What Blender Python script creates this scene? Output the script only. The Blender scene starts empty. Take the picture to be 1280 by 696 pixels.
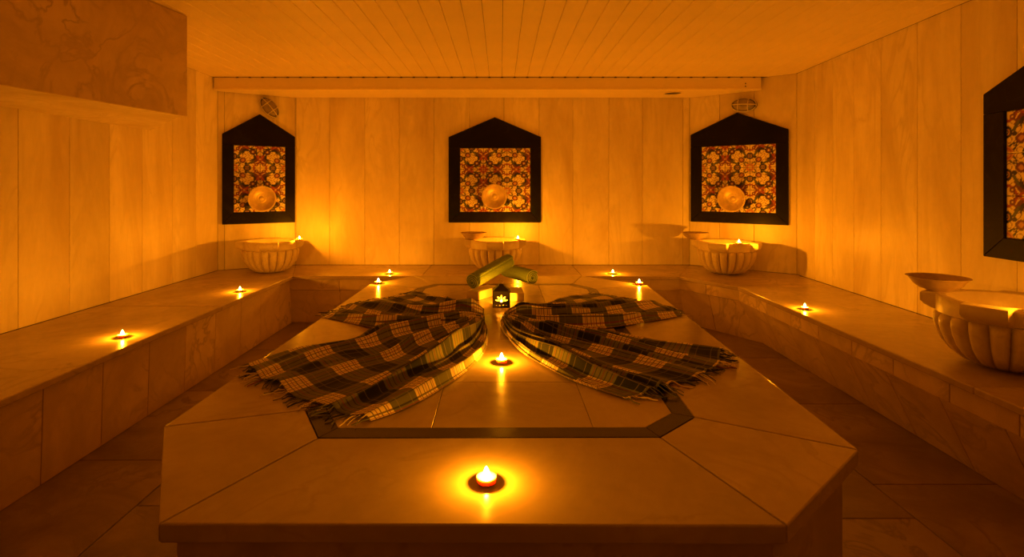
import bpy, bmesh, math, random
from mathutils import Vector, Matrix
random.seed(7)
S = bpy.context.scene
COL = S.collection
PI = math.pi

# ------------------------------------------------------------------ camera
F = 660.0; HX = 626.0; HY = 234.0; CH = 1.26          # focal px, vanishing point px, camera height
cam = bpy.data.cameras.new('camera'); camo = bpy.data.objects.new('camera', cam); COL.objects.link(camo)
camo.location = (0, 0, CH); camo.rotation_euler = (PI/2, 0, 0)
cam.sensor_width = 36; cam.lens = F/1280*36
cam.shift_x = (640-HX)/1280; cam.shift_y = -(348-HY)/1280
cam.clip_start = .02
S.camera = camo
# ------------------------------------------------------------------ light
S.view_settings.view_transform = 'Standard'; S.view_settings.look = 'None'
S.view_settings.gamma = 1; S.view_settings.use_curve_mapping = False
S.view_settings.exposure = 0.0
CANDLE_W = 6.5
RIM_W = 12.5
CANDLE_C = (1, .295, .003)
w = bpy.data.worlds.new('world'); S.world = w; w.use_nodes = True
w.node_tree.nodes['Background'].inputs[0].default_value = (1, .295, .003, 1)
w.node_tree.nodes['Background'].inputs[1].default_value = .05

# ------------------------------------------------------------------ materials
def mat(name):
    m = bpy.data.materials.new(name); m.use_nodes = True
    nt = m.node_tree; b = nt.nodes['Principled BSDF']
    return m, nt, b
class NT:
    def __init__(s, nt): s.nt = nt
    def n(s, t, **k):
        nd = s.nt.nodes.new(t)
        for a, v in k.items(): setattr(nd, a, v)
        return nd
    def l(s, a, b): s.nt.links.new(a, b)
    def math(s, op, a, b=None, c=None, clamp=False):
        nd = s.n('ShaderNodeMath', operation=op, use_clamp=clamp)
        for i, x in enumerate((a, b, c)):
            if x is None: continue
            if isinstance(x, (int, float)): nd.inputs[i].default_value = x
            else: s.l(x, nd.inputs[i])
        return nd.outputs[0]
    def mix(s, f, a, b):
        nd = s.n('ShaderNodeMix', data_type='RGBA')
        for i, x in ((0, f), (6, a), (7, b)):
            if isinstance(x, (int, float)): nd.inputs[i].default_value = x
            elif isinstance(x, tuple): nd.inputs[i].default_value = (*x, 1)
            else: s.l(x, nd.inputs[i])
        return nd.outputs[2]
    def ramp(s, f, stops):
        nd = s.n('ShaderNodeValToRGB'); e = nd.color_ramp.elements
        while len(e) < len(stops): e.new(.5)
        for i, (p, c) in enumerate(stops): e[i].position = p; e[i].color = (*c, 1)
        s.l(f, nd.inputs[0]); return nd.outputs[0]

def marble(name, base, dark, vein, rough, vscale=(1, 1, 1), bump=.02, veinamt=.5, spec=.5, rn=.15):
    m, nt, b = mat(name); g = NT(nt)
    tc = g.n('ShaderNodeTexCoord'); oi = g.n('ShaderNodeObjectInfo'); mp = g.n('ShaderNodeMapping')
    mp.inputs['Scale'].default_value = vscale
    add = g.n('ShaderNodeVectorMath', operation='MULTIPLY_ADD')
    cmb = g.n('ShaderNodeCombineXYZ')
    for i in range(3): g.l(oi.outputs['Random'], cmb.inputs[i])
    g.l(cmb.outputs[0], add.inputs[0]); add.inputs[1].default_value = (37, 61, 23); g.l(tc.outputs['Object'], add.inputs[2])
    g.l(add.outputs[0], mp.inputs[0]); v = mp.outputs[0]
    n1 = g.n('ShaderNodeTexNoise'); n1.inputs['Scale'].default_value = 1.6; n1.inputs['Detail'].default_value = 6; n1.inputs['Roughness'].default_value = .62; n1.inputs['Distortion'].default_value = .7
    n2 = g.n('ShaderNodeTexNoise'); n2.inputs['Scale'].default_value = 2.3; n2.inputs['Detail'].default_value = 8; n2.inputs['Distortion'].default_value = 1.5
    n3 = g.n('ShaderNodeTexNoise'); n3.inputs['Scale'].default_value = 22; n3.inputs['Detail'].default_value = 5
    for n in (n1, n2): g.l(v, n.inputs['Vector'])
    g.l(v, n3.inputs['Vector'])
    c1 = g.ramp(n1.outputs[0], [(.32, dark), (.62, base)])
    # thin veins where noise crosses .5
    d = g.math('ABSOLUTE', g.math('SUBTRACT', n2.outputs[0], .5))
    vv = g.math('SUBTRACT', 1.0, g.math('MULTIPLY', d, 26.0, clamp=True), clamp=True)
    msk = g.math('MULTIPLY', g.math('MULTIPLY', g.math('SUBTRACT', n1.outputs[0], .42, clamp=True), 4.5, clamp=True), veinamt)
    vf = g.math('MULTIPLY', vv, msk, clamp=True)
    c2 = g.mix(vf, c1, vein)
    f3 = g.math('MULTIPLY', g.math('SUBTRACT', n3.outputs[0], .5), .16)
    tone = g.math('ADD', g.math('MULTIPLY', g.math('SUBTRACT', oi.outputs['Random'], .5), .13), g.math('ADD', 1.0, f3))
    hs = g.n('ShaderNodeVectorMath', operation='SCALE'); g.l(c2, hs.inputs[0]); g.l(tone, hs.inputs['Scale'])
    g.l(hs.outputs[0], b.inputs['Base Color'])
    r = g.math('ADD', rough, g.math('MULTIPLY', g.math('SUBTRACT', n3.outputs[0], .5), rn))
    g.l(r, b.inputs['Roughness'])
    b.inputs['Specular IOR Level'].default_value = spec
    bp = g.n('ShaderNodeBump'); bp.inputs['Strength'].default_value = bump*8; bp.inputs['Distance'].default_value = .004
    g.l(n3.outputs[0], bp.inputs['Height']); g.l(bp.outputs[0], b.inputs['Normal'])
    return m
M = {}
M['wall'] = marble('wall_marble', (.90, .79, .62), (.66, .53, .35), (.40, .29, .17), .42, (1.5, 1.5, .38), .02, .30)
M['bench'] = marble('bench_marble', (.56, .43, .30), (.40, .29, .19), (.26, .18, .11), .26, (1, 1, 1), .0008, .5, rn=.04)
M['face'] = marble('face_marble', (.50, .38, .25), (.35, .255, .16), (.22, .15, .09), .42, (1.2, 1.2, 1.2), .012, .6)
M['bface'] = marble('bench_face_marble', (.72, .54, .35), (.50, .36, .22), (.30, .20, .12), .42, (1.2, 1.2, 1.2), .012, .7)
M['slab'] = marble('platform_marble', (.52, .415, .275), (.39, .30, .19), (.26, .19, .12), .19, (1, 1, 1), .006, .35)
M['floor'] = marble('floor_marble', (.34, .245, .165), (.17, .115, .07), (.10, .065, .04), .36, (1.4, 1.4, 1), .015, .7)
M['basin'] = marble('basin_marble', (.80, .68, .52), (.60, .47, .32), (.42, .31, .20), .38, (2, 2, 2), .02, .4)
M['black'] = marble('black_marble', (.012, .009, .008), (.007, .006, .006), (.03, .025, .02), .34, (1.5, 1.5, 1.5), .01, .5, spec=.12)
M['band'] = marble('band_marble', (.030, .020, .014), (.016, .011, .009), (.05, .035, .025), .24, (1.5, 1.5, 1.5), .01, .5, spec=.3)
M['block'] = marble('block_stone', (.80, .70, .52), (.66, .54, .38), (.5, .4, .28), .4, (3, 3, 3), .02, .3)

def simple(name, col, rough=.5, metal=0, noise=0, nscale=30, bump=0, **kw):
    m, nt, b = mat(name); g = NT(nt)
    b.inputs['Roughness'].default_value = rough; b.inputs['Metallic'].default_value = metal
    tc = g.n('ShaderNodeTexCoord'); n = g.n('ShaderNodeTexNoise'); n.inputs['Scale'].default_value = nscale; n.inputs['Detail'].default_value = 4
    g.l(tc.outputs['Object'], n.inputs['Vector'])
    d = tuple(c*(1-noise) for c in col)
    g.l(g.ramp(n.outputs[0], [(.3, d), (.7, col)]), b.inputs['Base Color'])
    if bump:
        bp = g.n('ShaderNodeBump'); bp.inputs['Strength'].default_value = bump; bp.inputs['Distance'].default_value = .003
        g.l(n.outputs[0], bp.inputs['Height']); g.l(bp.outputs[0], b.inputs['Normal'])
    for k, v in kw.items(): b.inputs[k].default_value = v
    return m
M['pvc'] = simple('ceiling_plastic', (.96, .82, .60), .42, 0, .05, 3)
M['grout'] = simple('grout', (.10, .07, .045), .9, 0, .3, 40)
M['brass'] = simple('bowl_metal', (.66, .50, .32), .45, .35, .3, 25, .3)
M['darkmetal'] = simple('dark_metal', (.05, .04, .035), .35, .6, .3, 40)
M['cup'] = simple('cup_aluminium', (.8, .76, .7), .3, .8, .1, 60)
m, nt, b = mat('clear_cup'); nt.nodes.remove(b); g = NT(nt)
tr = g.n('ShaderNodeBsdfTransparent'); tr.inputs[0].default_value = (.9, .88, .84, 1); gl = g.n('ShaderNodeBsdfGlossy'); gl.inputs[1].default_value = .15; mx = g.n('ShaderNodeMixShader'); mx.inputs[0].default_value = .12
g.l(tr.outputs[0], mx.inputs[1]); g.l(gl.outputs[0], mx.inputs[2]); g.l(mx.outputs[0], nt.nodes['Material Output'].inputs[0]); M['clearcup'] = m
M['wax'] = simple('wax', (.9, .84, .7), .4, 0, .04, 20, 0, **{'Subsurface Weight': 1.0, 'Subsurface Scale': .02})
M['wick'] = simple('wick', (.04, .03, .02), .9)
M['towel'] = simple('green_towel', (.26, .38, .13), .95, 0, .40, 220, 1.0)
M['towel_edge'] = simple('towel_edge', (.60, .74, .36), .95, 0, .35, 260, 1.0)
M['lampglass'] = simple('lamp_glass', (.32, .26, .2), .15, 0, .2, 30)
M['lampcage'] = simple('lamp_cage', (.75, .68, .62), .4, .3, .1, 30)
# flame: emission over transparency, light passes through it
m, nt, b = mat('flame'); nt.nodes.remove(b); g = NT(nt)
em = g.n('ShaderNodeEmission'); em.inputs[0].default_value = (1, .62, .16, 1); em.inputs[1].default_value = 22
tr = g.n('ShaderNodeBsdfTransparent'); ad = g.n('ShaderNodeAddShader')
g.l(em.outputs[0], ad.inputs[0]); g.l(tr.outputs[0], ad.inputs[1]); g.l(ad.outputs[0], nt.nodes['Material Output'].inputs[0]); M['flame'] = m
# printed tile: colour attribute
m, nt, b = mat('printed_tile'); g = NT(nt)
at = g.n('ShaderNodeAttribute'); at.attribute_name = 'print'; g.l(at.outputs[0], b.inputs['Base Color']); b.inputs['Roughness'].default_value = .2; M['tile'] = m
m, nt, b = mat('added_glow_liner'); nt.nodes.remove(b); g = NT(nt)  # translucent sheet, added to spread the candle glow over the lantern cut-outs
tl = g.n('ShaderNodeBsdfTranslucent'); tl.inputs[0].default_value = (.95, .85, .6, 1); tr = g.n('ShaderNodeBsdfTransparent'); mx = g.n('ShaderNodeMixShader'); mx.inputs[0].default_value = .55
g.l(tr.outputs[0], mx.inputs[1]); g.l(tl.outputs[0], mx.inputs[2]); g.l(mx.outputs[0], nt.nodes['Material Output'].inputs[0]); M['liner'] = m
# plaid
m, nt, b = mat('plaid_cotton'); g = NT(nt)
uv = g.n('ShaderNodeUVMap'); uv.uv_map = 'UVMap'; sp = g.n('ShaderNodeSeparateXYZ'); g.l(uv.outputs[0], sp.inputs[0])
def band(x, per, off):
    f = g.math('FRACT', g.math('ADD', g.math('DIVIDE', x, per), off))
    dk = g.math('LESS_THAN', f, .5)
    def line(p, wd): return g.math('LESS_THAN', g.math('ABSOLUTE', g.math('SUBTRACT', f, p)), wd)
    def many(ps, wd):
        o = line(ps[0], wd)
        for p in ps[1:]: o = g.math('MAXIMUM', o, line(p, wd))
        return o
    return dk, many((.60, .69, .81, .90), .009), many((.56, .75, .94), .008), many((.12, .38), .008)
U = band(sp.outputs[0], .215, .15); V = band(sp.outputs[1], .215, .55)
s = g.math('ADD', U[0], V[0])
c = g.ramp(g.math('MULTIPLY', s, .5), [(0, (.88, .76, .54)), (.25, (.165, .175, .07)), (.75, (.024, .028, .016))])
c_ramp = c.node; c_ramp.color_ramp.interpolation = 'CONSTANT'
lt = g.math('MAXIMUM', U[1], V[1]); c = g.mix(g.math('MULTIPLY', lt, .8), c, (.03, .03, .06))
rd = g.math('MAXIMUM', U[2], V[2]); c = g.mix(g.math('MULTIPLY', rd, .7), c, (.25, .03, .03))
ye = g.math('MAXIMUM', U[3], V[3]); c = g.mix(g.math('MULTIPLY', ye, .35), c, (.4, .33, .2))
g.l(c, b.inputs['Base Color']); b.inputs['Roughness'].default_value = .9; b.inputs['Specular IOR Level'].default_value = .15
b.inputs['Sheen Weight'].default_value = .15
M['plaid'] = m

# ------------------------------------------------------------------ builders
def link(name, me, m=None, parent=None, loc=None, rot=None, kind=None):
    o = bpy.data.objects.new(name, me); COL.objects.link(o)
    if m: me.materials.append(M[m])
    if parent: o.parent = parent
    if loc is not None: o.location = loc
    if rot is not None: o.rotation_euler = rot
    if kind: o['kind'] = kind
    return o
def mesh_of(bm, name='mesh', smooth=False):
    bmesh.ops.recalc_face_normals(bm, faces=bm.faces)
    me = bpy.data.meshes.new(name); bm.to_mesh(me); bm.free()
    if smooth:
        me.polygons.foreach_set('use_smooth', [True]*len(me.polygons)); 
        try: me.set_sharp_from_angle(angle=math.radians(smooth if smooth is not True else 40))
        except Exception: pass
    return me
def empty(name, loc=(0, 0, 0), rz=0):
    o = bpy.data.objects.new(name, None); COL.objects.link(o); o.location = loc; o.rotation_euler = (0, 0, rz); o.empty_display_size = .1
    return o
def tag(o, label, cat, group=None):
    o['label'] = label; o['category'] = cat
    if group: o['group'] = group
    return o
def world_obj(name, bm, m, parent=None, smooth=False, kind=None):
    """mesh given in world coordinates; origin moved to its centre; parent carries only a translation"""
    c = Vector((0, 0, 0))
    vs = bm.verts
    lo = Vector([min(v.co[i] for v in vs) for i in range(3)]); hi = Vector([max(v.co[i] for v in vs) for i in range(3)])
    c = (lo+hi)/2
    for v in vs: v.co -= c
    return link(name, mesh_of(bm, name, smooth), m, parent, c-(parent.location if parent else Vector()), kind=kind)
def prism(poly, a0, a1, bev=0, axis='z', seg=1, bm=None):
    bm = bm or bmesh.new()
    def P(p, a): return (p[0], p[1], a) if axis == 'z' else ((p[0], a, p[1]) if axis == 'y' else (a, p[0], p[1]))
    n = len(poly)
    lo = [bm.verts.new(P(p, a0)) for p in poly]; hi = [bm.verts.new(P(p, a1)) for p in poly]
    fs = [bm.faces.new(lo[::-1]), bm.faces.new(hi)]
    for i in range(n): fs.append(bm.faces.new((lo[i], lo[(i+1) % n], hi[(i+1) % n], hi[i])))
    if bev:
        es = set(e for f in fs for e in f.edges)
        bmesh.ops.recalc_face_normals(bm, faces=fs)
        bmesh.ops.bevel(bm, geom=list(es), offset=bev, segments=seg, profile=.5, affect='EDGES', clamp_overlap=True)
    return bm
def box(x0, x1, y0, y1, z0, z1, bev=0, seg=1, bm=None):
    return prism([(x0, y0), (x1, y0), (x1, y1), (x0, y1)], z0, z1, bev, 'z', seg, bm)
def slab4(p, th, nrm, bev=.002):
    """plate whose visible face is the quad p, thickness th going against nrm"""
    p = [Vector(q) for q in p]; n = Vector(nrm).normalized()*th
    bm = bmesh.new()
    a = [bm.verts.new(q) for q in p]; b = [bm.verts.new(q-n) for q in p]
    bm.faces.new(a); bm.faces.new(b[::-1])
    for i in range(4): bm.faces.new((a[i], b[i], b[(i+1) % 4], a[(i+1) % 4]))
    bmesh.ops.recalc_face_normals(bm, faces=bm.faces)
    if bev: bmesh.ops.bevel(bm, geom=list(bm.edges), offset=bev, segments=1, affect='EDGES')
    return bm
def clip(poly, a, b, c):
    """keep a*x+b*y<=c"""
    out = []
    for i in range(len(poly)):
        p, q = poly[i], poly[(i+1) % len(poly)]
        dp, dq = a*p[0]+b*p[1]-c, a*q[0]+b*q[1]-c
        if dp <= 1e-9: out.append(p)
        if (dp < -1e-9 and dq > 1e-9) or (dp > 1e-9 and dq < -1e-9):
            t = dp/(dp-dq); out.append((p[0]+t*(q[0]-p[0]), p[1]+t*(q[1]-p[1])))
    r = []
    for p in out:
        if not r or (abs(p[0]-r[-1][0])+abs(p[1]-r[-1][1])) > 1e-4: r.append(p)
    if len(r) > 1 and (abs(r[0][0]-r[-1][0])+abs(r[0][1]-r[-1][1])) < 1e-4: r.pop()
    return r
def inset(poly, d):
    """inset a convex-ish polygon by d (d>0 inwards), any winding"""
    n = len(poly); A = sum(poly[i][0]*poly[(i+1) % n][1]-poly[(i+1) % n][0]*poly[i][1] for i in range(n))
    s = 1 if A > 0 else -1; L = []
    for i in range(n):
        p, q = Vector(poly[i]), Vector(poly[(i+1) % n]); t = (q-p).normalized(); nn = Vector((-t.y, t.x))*s
        L.append((p+nn*d, t))
    out = []
    for i in range(n):
        p, t = L[i-1]; q, u = L[i]; den = t.x*u.y-t.y*u.x
        if abs(den) < 1e-6: out.append(tuple(q)); continue
        k = ((q.x-p.x)*u.y-(q.y-p.y)*u.x)/den; out.append((p.x+t.x*k, p.y+t.y*k))
    return out
def lathe(prof, n=32, bm=None, zoff=0, c=(0, 0)):
    bm = bm or bmesh.new(); rings = []
    for r, z in prof:
        if r < 1e-5: rings.append([bm.verts.new((c[0], c[1], z+zoff))])
        else: rings.append([bm.verts.new((c[0]+r*math.cos(2*PI*i/n), c[1]+r*math.sin(2*PI*i/n), z+zoff)) for i in range(n)])
    for a, b in zip(rings, rings[1:]):
        for i in range(n):
            j = (i+1) % n
            q = [a[i % len(a)], a[j % len(a)], b[j % len(b)], b[i % len(b)]]
            u = []
            for v in q:
                if v not in u: u.append(v)
            if len(u) > 2: bm.faces.new(u)
    return bm
def tube(pts, r, n=6, bm=None, closed=False):
    bm = bm or bmesh.new(); pts = [Vector(p) for p in pts]; rings = []; N = len(pts)
    for i, p in enumerate(pts):
        t = (pts[(i+1) % N]-pts[i-1]) if closed else (pts[min(i+1, N-1)]-pts[max(i-1, 0)])
        t.normalize(); up = Vector((0, 0, 1)) if abs(t.z) < .9 else Vector((1, 0, 0))
        a = t.cross(up).normalized(); b = t.cross(a); rr = r if isinstance(r, (int, float)) else r[i]
        rings.append([bm.verts.new(p+a*rr*math.cos(2*PI*k/n)+b*rr*math.sin(2*PI*k/n)) for k in range(n)])
    for i in range(N if closed else N-1):
        A, B = rings[i], rings[(i+1) % N]
        for k in range(n): bm.faces.new((A[k], A[(k+1) % n], B[(k+1) % n], B[k]))
    if not closed: bm.faces.new(rings[0]); bm.faces.new(rings[-1][::-1])
    return bm
def dup(o, parent=None):
    c = o.copy(); COL.objects.link(c); c.parent = parent
    for ch in list(o.children): dup(ch, c)
    return c
def at(px, py, z):
    """point of height z seen at photograph pixel px,py"""
    d = F*(CH-z)/(py-HY); return Vector(((px-HX)*d/F, d, z))

ZB = .45          # bench top
ZP = .545         # platform top
ZC = 2.315        # ceiling
YF = -1.3         # wall behind the camera
# room outline, seen from above
WL0 = (-2.757, YF); WL1 = (-2.757, 5.14); WBL = (-2.138, 5.51); WBR = (1.97, 5.51); WR1 = (2.75, 4.905); WR0 = (2.75-.05*(4.905-YF), YF)
SKX = []
# ------------------------------------------------------------------ walls
def wall(name, p0, p1, cuts, panels=True):
    """p0 -> p1 goes rightwards as seen from inside the room"""
    p0, p1 = Vector(p0), Vector(p1); d = (p1-p0); L = d.length; d.normalize(); n = Vector((d.y, -d.x))   # n points into the room
    back = -n*.024
    a, b = p0+back, p1+back
    ex = .0
    poly = [tuple(a-d*ex), tuple(b+d*ex), tuple(b+d*ex-n*.1), tuple(a-d*ex-n*.1)]
    w_ = world_obj(name, prism(poly, 0, ZC+.05), 'grout', kind='structure')
    if panels:
        g_ = .0015
        for c0, c1 in zip(cuts, cuts[1:]):
            q0 = p0+d*(c0+g_); q1 = p0+d*(c1-g_)
            z0, z1 = ZB+.002, ZC
            world_obj('marble_panel', slab4([(q0.x, q0.y, z0), (q1.x, q1.y, z0), (q1.x, q1.y, z1), (q0.x, q0.y, z1)], .022, (n.x, n.y, 0), .0012), 'wall', w_)
    return w_
# left wall panel joints measured from the photograph
YL = [YF, -.95, -.6, -.24, .12, .48, .84, 1.2, 1.56, 1.93, 2.29, 2.65, 3.017, 3.376, 3.72, 4.06, 4.43, 4.776, 5.14]
wall('wall_left', WL0, WL1, [y-YF for y in YL])
LBL = (Vector(WBL)-Vector(WL1)).length
wall('wall_back_left', WL1, WBL, [0, .06, LBL-.008, LBL])
XB = [-2.138, -1.787, -1.42, -1.06, -.70, -.326, .033, .40, .752, 1.127, 1.478, 1.90, 1.97]
wall('wall_back', WBL, WBR, [x+2.138 for x in XB])
LBR = (Vector(WR1)-Vector(WBR)).length
wall('wall_back_right', WBR, WR1, [0, .30, .62, LBR])
LR = (Vector(WR0)-Vector(WR1)).length
yr = [4.905, 4.60, 4.33, 4.05, 3.74, 3.39, 3.05, 2.70, 2.35, 2.0, 1.65, 1.3, .95, .6, .25, -.1, -.45, -.8, YF]
wall('wall_right', WR1, WR0, [(4.905-y)/(4.905-YF)*LR for y in yr])
wall('wall_front', WR0, WL0, [0, 1, 2, 3, 4, (Vector(WR0)-Vector(WL0)).length])

# ------------------------------------------------------------------ ceiling
ce = world_obj('ceiling', prism([WL0, WR0, WR1, WBR, WBL, WL1], ZC+.03, ZC+.10), 'darkmetal', kind='structure')
room = [(-2.76, YF), (2.45, YF), (2.745, 4.9), (2.56, 5.05), (-2.62, 5.05), (-2.757, 5.05)]
PW = .1205; x = -2.76
pm = None
while x < 2.72:
    y1 = 5.05
    x1 = min(x+PW, 2.745)
    xr = max(0, x1-2.44)
    # planks against the tapering right wall are cut to it
    y0 = YF if xr <= 0 else max(YF, 4.905-(2.75-x)/.05+0.0)
    if x1-x > .02:
        pl = [(x+.0012, YF), (x1-.0012, YF), (x1-.0012, y1), (x+.0012, y1)]
        if x1 > 2.44: pl = clip(pl, 1, -.05, 2.75-.05*4.905-.002)
        if x1 > 2.44: pl = clip(pl, .613, .79, .613*2.75+.79*4.905-.002)
        if len(pl) > 2: world_obj('ceiling_plank', prism(pl, ZC, ZC+.012, .0028), 'pvc', ce)
    if -2.6 < x < 2.45: world_obj('notch_shade_block', box(x-.012, x+.012, 5.044, 5.0495, ZC-.009, ZC-.001, .001), 'darkmetal', ce)  # small dark block stands in for the shade in each plank-end notch
    x += PW
# bulkhead across the back (front face at Y 5.05)
ZH = CH+.93
bk = empty('trim_1', (0, 5.05, ZH)); bk['kind'] = 'structure'
XE = 2.49
pl = [(-2.60, 5.05), (XE, 5.05), (XE, 5.10), (1.97, 5.505), (-2.13, 5.505), (-2.745, 5.13), (-2.745, 5.05)]
world_obj('fascia_board', box(-2.745, XE, 5.05, 5.07, ZH+.012, ZC-.004, .002), 'pvc', bk)
world_obj('lower_fascia_lip', box(-2.745, XE, 5.042, 5.062, ZH, ZH+.022, .003), 'pvc', bk)
world_obj('underside_board', prism([(-2.74, 5.0635), (XE, 5.0635), (XE, 5.10), (1.965, 5.503), (-2.13, 5.503), (-2.74, 5.13)], ZH+.002, ZH+.016, .001), 'pvc', bk)
for dz in (.035, .062):
    link('fixing_screw', mesh_of(lathe([(0, 0), (.006, 0), (.006, .003), (0, .004)], 8), 'fixing_screw'), 'darkmetal', bk, (XE-.15, .0, dz), (PI/2, 0, 0))
# oval ventilation slot in the underside
sl = empty('recessed_vent', (1.70, 5.22, ZH+.002)); tag(sl, 'small round dark recessed vent in the underside of the ceiling beam, right end', 'vent')
link('flange', mesh_of(lathe([(.095, 0), (.10, -.004), (.088, -.009), (.078, -.004), (.078, 0)], 28), 'flange', 40), 'pvc', sl)
link('grille', mesh_of(lathe([(0, -.001), (.078, -.001)], 28), 'grille'), 'darkmetal', sl)
# boxed duct on the upper left wall, clad in marble
ZS = CH+.436
dk = empty('trim_2', (-2.3, 2.5, ZS)); dk['kind'] = 'structure'
A_ = (-1.93, 3.25); B_ = (-2.755, 4.17); sl_ = (.20/1.02)
C_ = (-1.93-sl_*(3.25+.9), -.9)
core = inset([A_, B_, (-2.755, C_[1]), C_], .0)
world_obj('underside_panel', prism([(A_[0]-.018, A_[1]-.002), (B_[0], B_[1]-.015), (-2.755, C_[1]), (C_[0]-.018, C_[1])], ZS+.010, ZC-.002, .002), 'wall', dk)
nn = Vector((1, -sl_, 0)).normalized()
world_obj('marble_panel', slab4([(A_[0], A_[1], ZS), (C_[0], C_[1], ZS), (C_[0], C_[1], ZC-.002), (A_[0], A_[1], ZC-.002)], .018, nn, .002), 'bface', dk)

# ------------------------------------------------------------------ floor
fl = world_obj('floor', prism([WL0, WR0, WR1, WBR, WBL, WL1], -.08, -.018), 'grout', kind='structure')
XS = [-2.10, -1.444, -.84, -.24, .36, .97, 1.58, 2.22]; OFF = [2.44, 2.09, 2.4, 2.1, 2.4, 2.01, 2.24]
for i in range(7):
    y = OFF[i]-.83*5
    while y < 5.0:
        a, b_ = max(y, YF), min(y+.83, 5.05)
        if b_-a > .03:
            world_obj('floor_tile', box(XS[i]+.002, XS[i+1]-.002, a+.002, b_-.002, -.017, random.uniform(-.0006, .0006), .002), 'floor', fl)
        y += .83

# ------------------------------------------------------------------ benches
NL = (-1.906, YF); NLB = (-1.90, 4.82); NBR = (1.62, 4.80); NRB = (1.93, 4.31); NR = (1.895, YF)
TH = .032
def top_pieces(root, poly, ycuts, m='bench'):
    for a, b_ in zip(ycuts, ycuts[1:]):
        p = clip(clip(poly, 0, 1, b_-.001), 0, -1, -(a+.001))
        if len(p) > 2: world_obj('top_slab', prism(p, ZB-TH, ZB, .005, seg=2), m, root)
def face_row(root, p0, p1, cuts, zt, zb, offt, offb, name, th=.02, g_=.0016, m='bface'):
    """plates along p0->p1 (rightwards as seen from the room), top edge offset offt behind the nose, bottom edge offb"""
    p0, p1 = Vector(p0), Vector(p1); d = (p1-p0).normalized(); n = Vector((d.y, -d.x))
    for c0, c1 in zip(cuts, cuts[1:]):
        a, b_ = p0+d*(c0+g_), p0+d*(c1-g_)
        at_, bt = a-n*offt, b_-n*offt; ab, bb = a-n*offb, b_-n*offb
        world_obj(name, slab4([(ab.x, ab.y, zb), (bb.x, bb.y, zb), (bt.x, bt.y, zt), (at_.x, at_.y, zt)], th, (n.x, n.y, .25 if offb > offt+.02 else 0), .0015), m, root)
# left bench
bl = empty('marble_bench', (0, 2.0, 0)); tag(bl, 'long built-in marble bench running around three walls of the room', 'bench')
top_pieces(bl, [(-2.757, YF), NL, NLB, (-2.138, 5.51), (-2.757, 5.14)], [YF, .35, 2.0, 3.6, 5.6])
cl = [YF, -.86, -.5, -.15, .2, .54, .88, 1.22, 1.56, 1.89, 2.23, 2.567, 2.905, 3.24, 3.58, 3.93, 4.25, 4.62, 4.90]
face_row(bl, NL, (-1.902, 4.90), [c-YF for c in cl], ZB-TH-.001, .002, .028, .04, 'face_panel')
world_obj('core', prism([(-2.75, YF+.03), (-2.0, YF+.03), (-2.0, 4.85), (-2.20, 5.44), (-2.74, 5.10)], 0, ZB-TH-.001), 'grout', bl)
# back bench
bb_ = bl
bp_ = [NLB, NBR, WBR, WBL]
for a, b_ in ((-2.3, -.72), (-.72, .74), (.74, 2.1)):
    p = clip(clip(bp_, 1, 0, b_-.001), -1, 0, -(a+.001)); world_obj('top_slab', prism(p, ZB-TH, ZB, .005, seg=2), 'bench', bb_)
cb = [-.034, .42, .81, 1.2, 1.59, 1.98, 2.37, 2.76, 3.15, 3.532]
face_row(bb_, NLB, NBR, cb, ZB-TH-.001, .318, .02, .02, 'upper_face_panel')
face_row(bb_, (-1.96, 4.82), (1.66, 4.80), [.0]+[c+.06 for c in cb[1:-1]]+[3.71], .316, .002, .024, .10, 'lower_face_panel')
world_obj('core', prism([(-1.85, 4.98), (1.60, 4.98), (1.72, 5.44), (-2.05, 5.44)], 0, ZB-TH-.001), 'grout', bb_)
# right bench with its splayed corner
br = bl
rp = [NR, NRB, NBR, WBR, WR1, WR0]
# corner piece and straight pieces
corner = [NRB, NBR, WBR, WR1, (2.72, 4.31)]
world_obj('top_slab', prism(corner, ZB-TH, ZB, .005, seg=2), 'bench', br)
top_pieces(br, [NR, NRB, (2.72, 4.309), WR0], [YF, .6, 2.14, 4.309])
dA = (Vector(NRB)-Vector(NBR)).length
face_row(br, NBR, NRB, [-.02, .27, dA+.035], ZB-TH-.001, .33, .02, .02, 'upper_face_panel')
face_row(br, NBR, NRB, [-.05, .29, dA+.16], .328, .002, .024, .13, 'lower_face_panel')
cr = [4.31, 3.87, 3.54, 3.23, 2.92, 2.61, 2.28, 1.97, 1.65, 1.32, 1.0, .68, .35, .03, -.3, -.62, -.95, YF]
face_row(br, NRB, NR, [-.035]+[4.31-c for c in cr[1:]], ZB-TH-.001, .33, .02, .02, 'upper_face_panel')
cr2 = [4.40]+[c+.06 for c in cr[1:-1]]+[YF]
face_row(br, (1.93, 4.42), NR, [-.06]+[4.42-c for c in cr2[1:]], .328, .002, .024, .185, 'lower_face_panel')
world_obj('core', prism([(2.16, YF+.03), (2.16, 4.40), (1.84, 5.04), (2.02, 5.38), (2.66, 4.86), (2.40, YF+.03)], 0, ZB-TH-.001), 'grout', br)
# back-face strips so that band pieces do not float: shallow core under the lip
world_obj('upper_core', prism([(1.945, YF+.03), (1.995, 4.33), (1.70, 4.84), (1.84, 5.02), (2.2, 4.4), (2.2, YF+.03)], .34, ZB-TH-.001), 'grout', br)

# ------------------------------------------------------------------ central platform
pf = empty('marble_platform', (0, 2.6, 0)); tag(pf, 'large octagonal heated marble platform in the middle of the room with a dark inlaid band', 'platform')
G = lambda px, py: tuple(at(px, py, ZP)[:2])
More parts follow.
